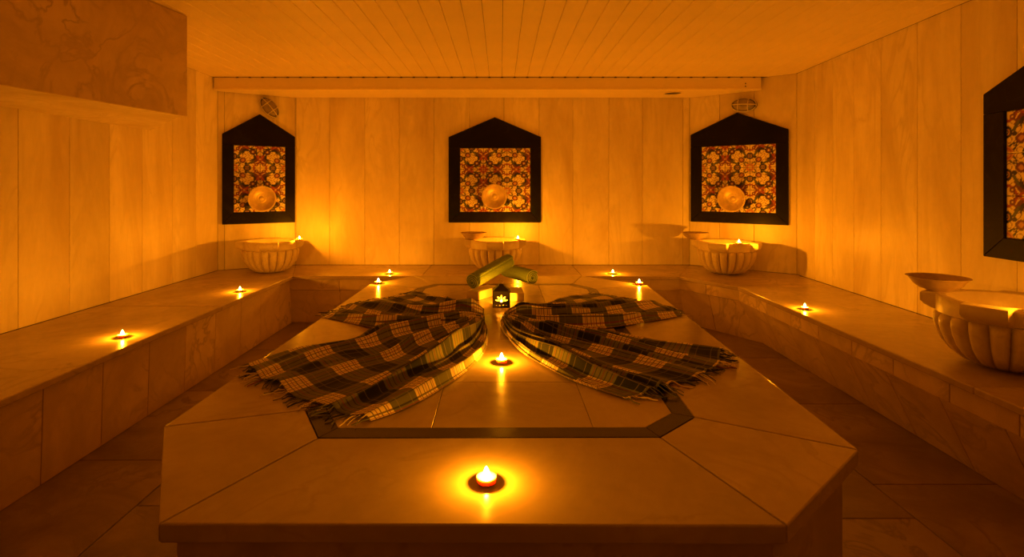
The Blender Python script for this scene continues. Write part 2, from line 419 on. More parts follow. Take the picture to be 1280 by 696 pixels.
# world octagon (left/right slightly different as measured)
out8 = [G(197, 655), G(985, 657), G(1074, 562), G(809, 356), G(727, 344.6), G(517, 344.6), G(462, 355), G(204, 533)]
bnd8 = [G(398, 547), G(825, 546), G(868, 521), G(745, 361), G(716, 354.4), G(545, 354.6), G(521, 360), G(382, 512)]
inn8 = inset(bnd8, .062)
body8 = inset(out8, .035)
TP = .042
world_obj('body', prism(inset(out8, .06), 0, ZP-TP-.002), 'grout', pf)
for i in range(8):
    a, b_ = body8[i], body8[(i+1) % 8]; d = (Vector(b_)-Vector(a)).normalized(); n = Vector((d.y, -d.x)); L = (Vector(b_)-Vector(a)).length
    k = max(1, round(L/1.0))
    for j in range(k):
        q0 = Vector(a)+d*(L*j/k+.001); q1 = Vector(a)+d*(L*(j+1)/k-.001)
        world_obj('side_panel', slab4([(q0.x, q0.y, .002), (q1.x, q1.y, .002), (q1.x, q1.y, ZP-TP-.001), (q0.x, q0.y, ZP-TP-.001)], .022, (n.x, n.y, 0), .0015), 'face', pf)
def ringpiece(name, o8, i8, i, gap, m, bev, z1=ZP):
    p = [o8[i], o8[(i+1) % 8], i8[(i+1) % 8], i8[i]]
    p = inset(p, gap)
    world_obj(name, prism(p, ZP-TP, z1, bev, seg=2), m, pf)
for i in range(8):
    ringpiece('border_slab', out8, bnd8, i, .0012, 'slab', .004)
    ringpiece('inlay_strip', bnd8, inn8, i, .0008, 'band', .0006, ZP)
xc = [-9, -.205, .275, 9]; yc = [0, 1.94, 2.46, 2.98, 3.5, 9]
for i in range(3):
    for j in range(5):
        p = clip(clip(clip(clip(inn8, 1, 0, xc[i+1]), -1, 0, -xc[i]), 0, 1, yc[j+1]), 0, -1, -yc[j])
        if len(p) > 2:
            p = inset(p, .0009); world_obj('field_slab', prism(p, ZP-TP, ZP, .0009), 'slab', pf)

# ------------------------------------------------------------------ tealights
def make_candle():
    t = empty('tealight_candle')
    link('cup', mesh_of(lathe([(0, .0005), (.0225, .0005), (.0235, .002), (.0247, .0165), (.0240, .0165), (.0232, .003), (0, .003)], 28), 'cup', 50), 'clearcup', t)
    link('wax', mesh_of(lathe([(0, .003), (.0228, .003), (.0236, .0155), (.016, .0145), (0, .0132)], 28), 'wax', True), 'wax', t)
    link('wick', mesh_of(tube([(0, 0, .012), (.0003, 0, .018), (.0012, 0, .022)], .0008, 5), 'wick'), 'wick', t)
    link('flame', mesh_of(lathe([(0, .0155), (.005, .0175), (.0078, .0220), (.0076, .0265), (.0050, .033), (.002, .038), (0, .041)], 14), 'flame', True), 'flame', t)
    l = bpy.data.lights.new('candle_light', 'POINT'); l.energy = CANDLE_W; l.color = CANDLE_C; l.shadow_soft_size = .0045
    lo = bpy.data.objects.new('candle_light', l); COL.objects.link(lo); lo.parent = t; lo.location = (0, 0, .0285)
    return t
CANDLE_N = [0]
ZR = ZB+.300
can = [
 (at(608, 603, ZP), 'lit tealight nearest the viewer on the front border of the marble platform', 'tealights on the platform'),
 (at(627, 453, ZP), 'lit tealight on the platform between the two plaid cloths', 'tealights on the platform'),
 (at(473, 354.3, ZP), 'lit tealight on the far left corner of the platform', 'tealights on the platform'),
 (at(799, 355.4, ZP), 'lit tealight on the far right corner of the platform', 'tealights on the platform'),
 (at(487, 342.3, ZB), 'lit tealight on the back bench, left of the rolled towels', 'tealights on the benches'),
 (at(766, 342.3, ZB), 'lit tealight on the back bench, right of the rolled towels', 'tealights on the benches'),
 (at(300, 364.5, ZB), 'lit tealight on the left bench just in front of the left fluted basin', 'tealights on the benches'),
 (at(153, 421.5, ZB), 'lit tealight on the near part of the left bench', 'tealights on the benches'),
 (at(1006, 386.5, ZB), 'lit tealight on the right bench between the two right-hand basins', 'tealights on the benches'),
]
c0 = make_candle(); first = True
def place_candle(p, label, group, power=None):
    global first
    c = c0 if first else dup(c0); first = False
    c.location = p; c.rotation_euler = (0, 0, random.uniform(0, 6)); tag(c, label, 'candle', group)
    if power:
        for ch in c.children:
            if ch.type == 'LIGHT': ch.data = ch.data.copy(); ch.data.energy = power
    return c
for p, l, g_ in can: place_candle(p, l, g_)

# ------------------------------------------------------------------ basins
NF = 20
def make_basin():
    t = empty('fluted_basin')
    prof = [(.090, 0), (.125, .006), (.165, .024), (.203, .056), (.232, .096), (.250, .140), (.259, .178), (.258, .203), (.249, .217), (.232, .222)]
    n = NF*10; bm = bmesh.new(); rings = []
    for k, (r, z) in enumerate(prof):
        amp = [0.02, .07, .13, .16, .16, .16, .16, .14, .08, 0][k]; ring = []
        for i in range(n):
            a = 2*PI*i/n; s_ = abs(math.sin(NF*a/2)); gr = 1-(1-s_)**2.2
            rr = r*(1-amp*(1-gr)); ring.append(bm.verts.new((rr*math.cos(a), rr*math.sin(a), z-(.010*(1-gr) if k in (7, 8) else 0))))
        rings.append(ring)
    for a, b_ in zip(rings, rings[1:]):
        for i in range(n): bm.faces.new((a[i], a[(i+1) % n], b_[(i+1) % n], b_[i]))
    bm.faces.new(rings[0][::-1])
    link('bowl', mesh_of(bm, 'basin_bowl', 60), 'basin', t)
    # rim with four ledges
    n = 144; bm = bmesh.new()
    def ro(a, tab):
        r = .247; best = 9
        for k in range(4):
            d = abs((a-k*PI/2+PI) % (2*PI)-PI); best = min(best, d)
        hw = .078
        e = max(0, min(1, (math.atan2(hw, .26)+.035-best)/.045))
        e = e*e*(3-2*e)
        rt = .296/max(.9, math.cos(best))
        return r+(rt-r)*e*tab
    prof = [('o', .232, .216, 0), ('o', 0, .224, .25), ('o', 0, .240, .75), ('o', 0, .256, 1), ('o', 0, .294, 1), ('o', -.006, .300, 1), ('i', .212, .300, 0), ('i', .204, .294, 0), ('i', .196, .25, 0), ('i', .175, .17, 0), ('i', .12, .10, 0), ('i', .05, .085, 0)]
    rings = []
    for ty, dr, z, tab in prof:
        ring = []
        for i in range(n):
            a = 2*PI*i/n
            r = ro(a, tab)+dr if (ty == 'o' and tab > 0) else dr
            ring.append(bm.verts.new((r*math.cos(a), r*math.sin(a), z)))
        rings.append(ring)
    for a, b_ in zip(rings, rings[1:]):
        for i in range(n): bm.faces.new((a[i], a[(i+1) % n], b_[(i+1) % n], b_[i]))
    bm.faces.new(rings[-1])
    link('rim', mesh_of(bm, 'basin_rim', 45), 'basin', t)
    return t
BRZ = math.atan2(WR1[1]-WBR[1], WR1[0]-WBR[0]); BLZ = math.atan2(WBL[1]-WL1[1], WBL[0]-WL1[0])
RRZ = math.atan2(WR0[1]-WR1[1], WR0[0]-WR1[0])
basins = [
 ((-2.215, 5.08), BLZ-.18, 'white marble fluted washbasin on the left corner bench, lit candle on its right ledge'),
 ((-.055, 5.18), 0, 'white marble fluted washbasin on the back bench behind the rolled towels'),
 ((2.13, 4.99), BRZ, 'white marble fluted washbasin on the far right corner bench'),
 ((2.295, 2.40), RRZ+.62, 'large fluted marble washbasin nearest the viewer on the right bench, cut by the frame'),
]
b0 = make_basin()
BS = []
for i, (p, rz, lab) in enumerate(basins):
    b_ = b0 if i == 0 else dup(b0); b_.location = (p[0], p[1], ZB); b_.rotation_euler = (0, 0, rz); tag(b_, lab, 'basin', 'fluted marble washbasins'); BS.append(b_)
place_candle((BS[0].location.x+.27*math.cos(.08), BS[0].location.y+.27*math.sin(.08), ZR), 'lit tealight on the right ledge of the left corner basin', 'tealights on the basins', RIM_W)
place_candle((.165, 5.12, ZR), 'lit tealight on the rim of the centre basin', 'tealights on the basins', RIM_W)
place_candle((2.145, 4.755, ZR), 'lit tealight on the front ledge of the far right corner basin', 'tealights on the basins', RIM_W)
place_candle((2.185, 2.165, ZR), 'lit tealight on the front ledge of the near right basin', 'tealights on the basins', 5.0)

# ------------------------------------------------------------------ metal bowls
def make_bowl():
    prof = [(0, 0), (.046, 0), (.050, .004), (.074, .012), (.098, .030), (.112, .052), (.120, .060), (.129, .064), (.130, .067), (.118, .0655), (.108, .056), (.093, .034), (.070, .016), (.046, .008), (.040, .010), (.034, .0075), (.022, .008), (.014, .014), (0, .016)]
    o = link('metal_bowl', mesh_of(lathe(prof, 40), 'metal_bowl', 30), 'brass'); return o
w0 = make_bowl()
def place_bowl(loc, rot, label, group, first_=False):
    o = w0 if first_ else dup(w0); o.location = loc; o.rotation_euler = rot; tag(o, label, 'bowl', group); return o
place_bowl((-.265, 5.16, ZR+.001), (0, 0, 0), 'shallow metal bathing bowl on the left ledge of the centre basin', 'bathing bowls on the basins', True)
place_bowl((2.13-.29*math.cos(BRZ), 4.99-.29*math.sin(BRZ), ZR+.001), (0, 0, 0), 'shallow metal bathing bowl on the left ledge of the far right corner basin', 'bathing bowls on the basins')
a_ = BS[3].rotation_euler.z+PI
place_bowl((2.295+.25*math.cos(a_), 2.40+.25*math.sin(a_), ZR+.001), (0, 0, 0), 'wide metal bathing bowl on the left ledge of the near right basin', 'bathing bowls on the basins')

# ------------------------------------------------------------------ tiled niches
TN = 46
def tile_color(a, b_):
    cream = (.86, .74, .56); blue = (.035, .035, .10); red = (.36, .075, .03); purple = (.16, .05, .08); pale = (.62, .34, .22); green = (.10, .12, .09)
    c = cream
    def dist(x, y): return min(math.hypot(a-x, b_-y), math.hypot(b_-x, a-y))
    # outline vines
    def arc(cx, cy, r, w_, a0=None, a1=None):
        for (x, y) in ((a, b_), (b_, a)):
            d = math.hypot(x-cx, y-cy)
            if abs(d-r) < w_:
                if a0 is None: return True
                t = math.degrees(math.atan2(y-cy, x-cx)) % 360
                if a0 <= t <= a1: return True
        return False
    if abs(max(a, b_)-.86) < .022 and min(a, b_) > .48: c = blue
    if arc(.60, .60, .40, .018, 95, 170): c = purple
    if arc(.25, .0, .24, .02, 60, 180): c = blue
    if arc(1.0, .0, .24, .03, 90, 180): c = red
    if arc(.86, .30, .13, .018): c = purple
    if arc(1.0, .62, .12, .02): c = blue
    if c == cream and abs(abs(math.sin(12.5*a+1.6*math.sin(8*b_))*math.sin(12.5*b_+1.6*math.sin(8*a)))-.42) < .10: c = purple
    # leaves: crescents
    for (x, y) in ((a, b_), (b_, a)):
        d1 = math.hypot(x-.70, y-.46); d2 = math.hypot(x-.62, y-.50)
        if d1 < .16 and d2 > .14: c = blue
        d1 = math.hypot(x-.40, y-.78); d2 = math.hypot(x-.46, y-.72)
        if d1 < .14 and d2 > .12: c = purple
        if abs((x-.22)-(y-.62)*.6) < .045 and .5 < y < .78: c = green
    d = dist(.86, .14)
    if d < .07: c = purple
    if d < .03: c = cream
    d = dist(.52, .90)
    if d < .06: c = red
    d = dist(.20, .46)
    if d < .055: c = blue
    # medallions
    d = dist(.5, 0)
    if d < .145: c = blue
    if .055 < d < .08: c = pale
    if d < .03: c = cream
    d = dist(.34, .34)
    if d < .12: c = purple
    if d < .06: c = pale
    d = dist(.72, .72)
    if d < .135: c = blue
    if d < .10: c = purple
    if d < .045: c = cream
    d = math.hypot(a, b_)
    if d < .17: c = pale
    if .10 < d < .13: c = red
    if d < .05: c = cream
    d = dist(1, .40)
    if d < .10: c = red
    if d < .04: c = cream
    d = math.hypot(a-1, b_-1)
    if d < .2 and (abs(a-b_) < .05 or min(1-a, 1-b_) < .045): c = red
    if d < .07: c = pale
    if a > .985 or b_ > .985 or a < .012 or b_ < .012: c = tuple(q*.55 for q in c)
    return c
def tile_mesh(wd, ht, fx, fz):
    """local x 0..wd, z 0..ht, face towards -y"""
    n = TN; vs = []; cols = []
    for j in range(n+1):
        for i in range(n+1):
            u, v = i/n, j/n; e = 0 if 0 < i < n and 0 < j < n else .0015
            vs.append((.0008+u*(wd-.0016), -.012+e, .0008+v*(ht-.0016)))
            cols.append(tile_color(1-u if fx else u, 1-v if fz else v))
    fs = [(j*(n+1)+i, j*(n+1)+i+1, (j+1)*(n+1)+i+1, (j+1)*(n+1)+i) for j in range(n) for i in range(n)]
    k = len(vs)
    vs += [(0, 0, 0), (wd, 0, 0), (wd, 0, ht), (0, 0, ht)]; cols += [(.5, .4, .3)]*4
    fs += [(k, k+1, n, 0), (k+1, k+2, (n+1)*(n+1)-1, n), (k+2, k+3, n*(n+1), (n+1)*(n+1)-1), (k+3, k, 0, n*(n+1))]
    me = bpy.data.meshes.new('tile'); me.from_pydata(vs, [], fs)
    at_ = me.color_attributes.new('print', 'FLOAT_COLOR', 'POINT')
    for i, c in enumerate(cols): at_.data[i].color = (*c, 1)
    me.materials.append(M['tile']); return me
def ray_s(p0, p1, px):
    """distance along wall p0->p1 where photograph column px hits it"""
    k = (px-HX)/F; dx, dy = p1[0]-p0[0], p1[1]-p0[1]; L = math.hypot(dx, dy)
    t = (k*p0[1]-p0[0])/(dx-k*dy); return t*L, p0[1]+t*dy
def niche(p0, p1, s0, s1, zb, zs, zp, q0, q1, zt0, zt1, cols, fx0, top_blossom, label, bowl_s=None, bowl_z=1.171, bowl=True, blabel='', tlabel=''):
    p0v = Vector(p0); d = (Vector(p1)-p0v).normalized(); rz = math.atan2(d.y, d.x); sc = (q0+q1)/2
    o = p0v+d*sc; t = empty('tiled_niche', (o.x, o.y, zb), rz); tag(t, label, 'niche', 'black pointed niches with floral tiles')
    a, b_, c, e = s0-sc, s1-sc, q0-sc, q1-sc; T = .026; g_ = .0006
    Z = lambda z: z-zb
    zt0, zt1, zs_, zp_ = Z(zt0), Z(zt1), Z(zs), Z(zp)
    mid = (a+b_)/2
    pcs = [('head_panel', [(a, zt1+g_), (b_, zt1+g_), (b_, zs_), (mid, zp_), (a, zs_)]),
           ('side_strip', [(a, g_), (c, zt0), (c, zt1-g_), (a, zt1-g_)]),
           ('side_strip', [(b_, g_), (b_, zt1-g_), (e, zt1-g_), (e, zt0)]),
           ('sill_strip', [(a+g_, 0), (b_-g_, 0), (e-g_, zt0), (c+g_, zt0)])]
    for nm, poly in pcs: link(nm, mesh_of(prism(poly, -T, -.001, .0022, 'y'), nm), 'black', t)
    tw = (e-c)/cols; th = (zt1-zt0)/3; cache = {}
    for i in range(cols):
        for j in range(3):
            fx = (i+fx0) % 2; fz = (j+top_blossom) % 2       # j counted from top
            if (fx, fz) not in cache: cache[(fx, fz)] = tile_mesh(tw, th, fx, fz)
            ob = bpy.data.objects.new('floral_tile', cache[(fx, fz)]); COL.objects.link(ob); ob.parent = t; ob.location = (c+i*tw, -.001, zt1-(j+1)*th)
    # tap behind the hanging bowl
    if bowl_s is not None:
        bz = bowl_z; bp = p0v+d*bowl_s; n = Vector((d.y, -d.x))
        tp = empty('wall_tap', (bp.x+n.x*.012, bp.y+n.y*.012, bz), rz); tag(tp, tlabel, 'tap', 'wall taps behind the hung bowls')
        link('spout', mesh_of(tube([(0, 0, -.02), (0, -.030, -.02), (0, -.040, -.02)], .014, 10), 'spout', 40), 'darkmetal', tp)
        link('cross_pipe', mesh_of(tube([(-.12, -.018, -.070), (0, -.018, -.055), (.12, -.018, -.070)], .009, 8), 'cross_pipe', 40), 'darkmetal', tp)
        for s_ in (-1, 1):
            me = mesh_of(lathe([(0, -.002), (.018, -.002), (.018, .020), (.030, .026), (.033, .044), (.024, .052), (0, .054)], 16), 'knob', 40)
            k = link('knob', me, 'darkmetal', tp, (s_*.125, .0, -.072), (PI/2, 0, 0))
        bo = dup(w0); bo.location = (bp.x+n.x*.056, bp.y+n.y*.056, bz); bo.rotation_euler = (PI/2+.10, 0, rz); tag(bo, blabel, 'bowl', 'bathing bowls hung on the tiled panels')
    return t
PXD = 5.51/F
X2S = lambda px: (px-HX)*PXD+2.138
niche(WBL, WBR, X2S(561), X2S(676), .893, 1.782, 1.988, X2S(575), X2S(663), 1.0, 1.669, 3, 0, 1,
      'black pointed stone niche with floral tiles on the back wall above the centre basin', X2S(618), 1.171,
      blabel='round metal bowl hung on the tiles of the centre niche', tlabel='dark wall tap with two knobs behind the bowl of the centre niche')
def zat(y, py): return CH-(py-HY)*y/F
s0, y0 = ray_s(WL1, WBL, 277.5); s1, y1 = ray_s(WL1, WBL, 370); q0, _ = ray_s(WL1, WBL, 292); q1, _ = ray_s(WL1, WBL, 356.5); bs, yb = ray_s(WL1, WBL, 326); ym = (y0+y1)/2
niche(WL1, WBL, s0, min(s1, LBL-.012), zat(ym, 279), zat(ym, 169.5), zat(ym, 143), q0, q1, zat(ym, 265), zat(ym, 182.5), 2, 0, 0,
      'black stone niche with narrow floral tile panel on the angled left corner wall', bs, zat(yb, 247.5),
      blabel='round metal bowl hung on the tiles of the left corner niche', tlabel='dark wall tap with two knobs behind the bowl of the left corner niche')
s0, y0 = ray_s(WBR, WR1, 864); s1, y1 = ray_s(WBR, WR1, 986); q0, _ = ray_s(WBR, WR1, 877.5); q1, _ = ray_s(WBR, WR1, 970.5); bs, yb = ray_s(WBR, WR1, 918); ym = (y0+y1)/2
niche(WBR, WR1, max(s0, .008), s1, zat(ym, 279), zat(ym, 165.5), zat(ym, 141), q0, q1, zat(ym, 265.5), zat(ym, 181.5), 3, 0, 0,
      'black stone niche with floral tiles on the angled right corner wall', bs, zat(yb, 247.5),
      blabel='round metal bowl hung on the tiles of the right corner niche', tlabel='dark wall tap with two knobs behind the bowl of the right corner niche')
s0, y0 = ray_s(WR1, WR0, 1235); q0, _ = ray_s(WR1, WR0, 1261)
niche(WR1, WR0, s0, s0+.96, .886, 1.764, 1.975, q0, q0+.735, .995, 1.655, 3, 0, 0,
      'black stone niche with floral tiles on the right wall, cut off by the frame', q0+.37, 1.165,
      blabel='round metal bowl hung on the tiles of the niche on the right wall', tlabel='dark wall tap with two knobs behind the bowl of the right wall niche')

# ------------------------------------------------------------------ caged wall lamps
def make_lamp():
    t = empty('caged_wall_lamp')
    n = 32; a, b_ = .118, .068
    def ov(sx, y): return [(a*sx*math.cos(2*PI*i/n), y, b_*sx*math.sin(2*PI*i/n)) for i in range(n)]
    def stack(lv, cap=True):
        bm = bmesh.new(); R = [[bm.verts.new(p) for p in ov(s_, y)] for s_, y in lv]
        for A, B in zip(R, R[1:]):
            for i in range(n): bm.faces.new((A[i], A[(i+1) % n], B[(i+1) % n], B[i]))
        bm.faces.new(R[0]); bm.faces.new(R[-1][::-1]); return bm
    link('base', mesh_of(stack([(1, -.001), (1.02, -.012), (.97, -.024)]), 'lamp_base', 30), 'darkmetal', t)
    link('glass', mesh_of(stack([(.86, -.024), (.84, -.045), (.66, -.066), (.3, -.076)]), 'lamp_glass', True), 'lampglass', t)
    link('cage_ring', mesh_of(tube([(x*1.0, -.030, z) for x, _, z in ov(.97, 0)], .0055, 6, closed=True), 'cage_ring', True), 'lampcage', t)
    link('cage_bar', mesh_of(tube([(a*.96*math.cos(PI*k/10), -.030-.056*math.sin(PI*k/10), 0) for k in range(11)], .0042, 6), 'cage_bar', True), 'lampcage', t)
    for xx in (-.045, .045):
        zz = b_*.97*math.sqrt(1-(xx/a)**2)
        link('cage_bar', mesh_of(tube([(xx, -.030-.046*math.sin(PI*k/8), zz*math.cos(PI*k/8)) for k in range(9)], .0042, 6), 'cage_bar', True), 'lampcage', t)
    return t
def wall_place(o, p0, p1, px, py, tilt):
    s_, y = ray_s(p0, p1, px); d = (Vector(p1)-Vector(p0)).normalized(); n = Vector((d.y, -d.x)); q = Vector(p0)+d*s_
    o.rotation_mode = 'XYZ'; o.location = (q.x, q.y, zat(y, py))
    o.rotation_euler = (Matrix.Rotation(math.atan2(d.y, d.x), 3, 'Z') @ Matrix.Rotation(tilt, 3, 'Y')).to_euler()
l0 = make_lamp(); wall_place(l0, WL1, WBL, 336.5, 134.5, math.radians(50)); tag(l0, 'oval caged bulkhead lamp hanging askew above the left corner niche', 'lamp', 'unlit caged wall lamps')
l1 = dup(l0); wall_place(l1, WBR, WR1, 930.5, 131.5, math.radians(4)); tag(l1, 'oval caged bulkhead lamp mounted level above the right corner niche', 'lamp', 'unlit caged wall lamps')

# ------------------------------------------------------------------ blocks, towels, lantern
def block(name, c, ux, L, W, H, label, z0=ZP):
    u = Vector(ux).normalized(); v = Vector((-u.y, u.x)); c = Vector(c)
    p = [tuple(c), tuple(c+u*L), tuple(c+u*L+v*W), tuple(c+v*W)]
    o = world_obj(name, prism(p, z0+.0005, z0+H, .004, seg=2), 'block', smooth=30); tag(o, label, 'block', 'pale stone blocks under the towels'); return o
block('stone_block', (-.142, 3.325), (.40, .60), .24, .095, .056, 'pale rectangular stone block left of the lantern, under the rolled towels')
block('stone_block', (.022, 3.305), (1, .04), .125, .20, .052, 'pale rectangular stone block right of the lantern, under the rolled towels')
def towel(p0, p1, r, label):
    p0, p1 = Vector(p0), Vector(p1); t = empty('rolled_towel', p0); L = (p1-p0).length
    q = (p1-p0).to_track_quat('Z', 'Y'); t.rotation_euler = q.to_euler(); tag(t, label, 'towel', 'rolled green towels')
    # spiral sheet: cross-section thick spiral, extruded along local z
    turns = 3.4; n = 110; th = r/(turns+.6)*.80; bm = bmesh.new(); m_ = 26
    def spr(k): return r*(.16+.84*(k/(n))) if True else 0
    rows = []
    for j in range(m_+1):
        z = L*j/m_; e = min(j, m_-j); sh = .93 if e == 0 else (.985 if e == 1 else 1)
        wob = 1+.018*math.sin(j*1.7)+.012*math.sin(j*3.1)
        row = []
        for k in range(n+1):
            a = turns*2*PI*k/n; ro_ = spr(k)*wob*sh if k > n-35 else spr(k)*sh
            row.append(bm.verts.new((ro_*math.cos(a), ro_*math.sin(a), z+.006*(1-k/n)*(-1 if j == 0 else (1 if j == m_ else 0)))))
        rows.append(row)
    for j in range(m_):
        for k in range(n): bm.faces.new((rows[j][k], rows[j][k+1], rows[j+1][k+1], rows[j+1][k]))
    me = mesh_of(bm, 'towel_roll', True); o = link('roll', me, 'towel', t)
    md = o.modifiers.new('thick', 'SOLIDIFY'); md.thickness = th*.62; md.offset = -1
    for zz, sg in ((-.004, 1), (L+.004, -1)):
        pts = [(spr(k)*.95*math.cos(turns*2*PI*k/n), spr(k)*.95*math.sin(turns*2*PI*k/n), zz+sg*.006*(k/n)) for k in range(4, n+1, 2)]
        link('hem', mesh_of(tube(pts, .0028, 5), 'hem', True), 'towel_edge', t)
    return t
towel((-.180, 3.33, .662), (.058, 3.64, .752), .054, 'olive green rolled towel lying slantwise on top of the other roll')
towel((.215, 3.54, .654), (.035, 3.86, .654), .052, 'olive green rolled towel underneath, spiral end to the right')

def lantern(loc, rz):
    t = empty('metal_lantern', loc, rz); tag(t, 'small square dark metal lantern with flower-shaped cut-outs, candle glowing inside', 'lantern')
    W = .098; H = .088
    def petal(cx, cy, ang, ln, wd):
        pts = []
        for k in range(12):
            a = 2*PI*k/12; x = ln/2*math.cos(a); y = wd/2*math.sin(a)*(1-.25*math.cos(a)); pts.append((cx+x*math.cos(ang)-y*math.sin(ang), cy+x*math.sin(ang)+y*math.cos(ang)))
        return pts
    cu = bpy.data.curves.new('plate', 'CURVE'); cu.dimensions = '2D'; cu.fill_mode = 'BOTH'; cu.extrude = .0006
    loops = [[(-W/2, 0), (W/2, 0), (W/2, H), (-W/2, H)]]
    cx, cy = 0, .038
    loops.append([(cx+.0085*math.cos(2*PI*k/12), cy+.0085*math.sin(2*PI*k/12)) for k in range(12)])
    for dg, ln in ((8, .023), (48, .022), (90, .025), (132, .022), (172, .023)):
        a = math.radians(dg); loops.append(petal(cx+.0255*math.cos(a), cy+.0245*math.sin(a), a, ln*.95, .0090))
    for x_ in (-.03, -.01, .01, .03): loops.append([(x_+.0022*math.cos(2*PI*k/6), .012+.0022*math.sin(2*PI*k/6)) for k in range(6)])
    for lp in loops:
        sp_ = cu.splines.new('POLY'); sp_.points.add(len(lp)-1); sp_.use_cyclic_u = True
        for i, p in enumerate(lp): sp_.points[i].co = (p[0], p[1], 0, 1)
    tmp = bpy.data.objects.new('tmp', cu); COL.objects.link(tmp); bpy.context.view_layer.update()
    me = bpy.data.meshes.new_from_object(tmp.evaluated_get(bpy.context.evaluated_depsgraph_get())); bpy.data.objects.remove(tmp)
    me.materials.clear(); me.materials.append(M['darkmetal'])
    for k in (0, 1, 3):          # the back is open
        a = k*PI/2; o = bpy.data.objects.new('pierced_side', me); COL.objects.link(o); o.parent = t
        o.location = (W/2*math.sin(a), -W/2*math.cos(a), 0); o.rotation_euler = (PI/2, 0, a)
    link('added_glow_liner', mesh_of(box(-W/2+.003, W/2-.003, -W/2+.0012, -W/2+.0022, .005, H-.002), 'added_glow_liner'), 'liner', t)  # unseen pane added behind the front plate so its petals glow
    link('base', mesh_of(box(-W/2-.003, W/2+.003, -W/2-.003, W/2+.003, .0, .004, .001), 'base'), 'darkmetal', t)
    for sx in (-1, 1):
        for sy in (-1, 1):
            link('corner_post', mesh_of(box(sx*W/2-.003, sx*W/2+.003, sy*W/2-.003, sy*W/2+.003, .004, H, .0008), 'corner_post'), 'darkmetal', t)
    bm = bmesh.new()
    r1 = [bm.verts.new((sx*(W/2+.005), sy*(W/2+.005), H)) for sx, sy in ((-1, -1), (1, -1), (1, 1), (-1, 1))]
    r1b = [bm.verts.new((sx*(W/2+.005), sy*(W/2+.005), H+.006)) for sx, sy in ((-1, -1), (1, -1), (1, 1), (-1, 1))]
    r2 = [bm.verts.new((sx*.016, sy*.016, H+.034)) for sx, sy in ((-1, -1), (1, -1), (1, 1), (-1, 1))]
    r3 = [bm.verts.new((sx*.012, sy*.012, H+.044)) for sx, sy in ((-1, -1), (1, -1), (1, 1), (-1, 1))]
    for A, B in ((r1, r1b), (r1b, r2), (r2, r3)):
        for i in range(4): bm.faces.new((A[i], A[(i+1) % 4], B[(i+1) % 4], B[i]))
    bm.faces.new(r3); bm.faces.new(r1[::-1])
    lid = link('lid', mesh_of(bm, 'lid'), 'darkmetal', t)
    link('ring', mesh_of(tube([(.013*math.cos(2*PI*k/16), 0, H+.054+.013*math.sin(2*PI*k/16)) for k in range(16)], .0016, 6, closed=True), 'ring', True), 'cup', lid)
    return t
lt_ = lantern(tuple(at(626.5, 384, ZP+.0005)+Vector((0, .049, 0))), .03)
place_candle((lt_.location.x, lt_.location.y, ZP+.0055), 'lit tealight glowing inside the pierced metal lantern', 'tealights on the platform', 9.0)

# ------------------------------------------------------------------ plaid cloths
def pl_interp(pts, t):
    L = [0]
    for a, b_ in zip(pts, pts[1:]): L.append(L[-1]+(Vector(b_)-Vector(a)).length)
    s_ = t*L[-1]
    for i in range(len(pts)-1):
        if s_ <= L[i+1]+1e-9:
            k = (s_-L[i])/max(1e-9, L[i+1]-L[i]); return Vector(pts[i]).lerp(Vector(pts[i+1]), k)
    return Vector(pts[-1])
def smooth_poly(pts, n=24):
    # Catmull-Rom resample
    P = [Vector(p) for p in pts]; out = []
    for i in range(len(P)-1):
        p0 = P[max(i-1, 0)]; p1 = P[i]; p2 = P[i+1]; p3 = P[min(i+2, len(P)-1)]
        for k in range(8):
            t = k/8; out.append(.5*((2*p1)+(p2-p0)*t+(2*p0-5*p1+4*p2-p3)*t*t+(3*p1-p0-3*p2+p3)*t**3))
    out.append(P[-1]); return out
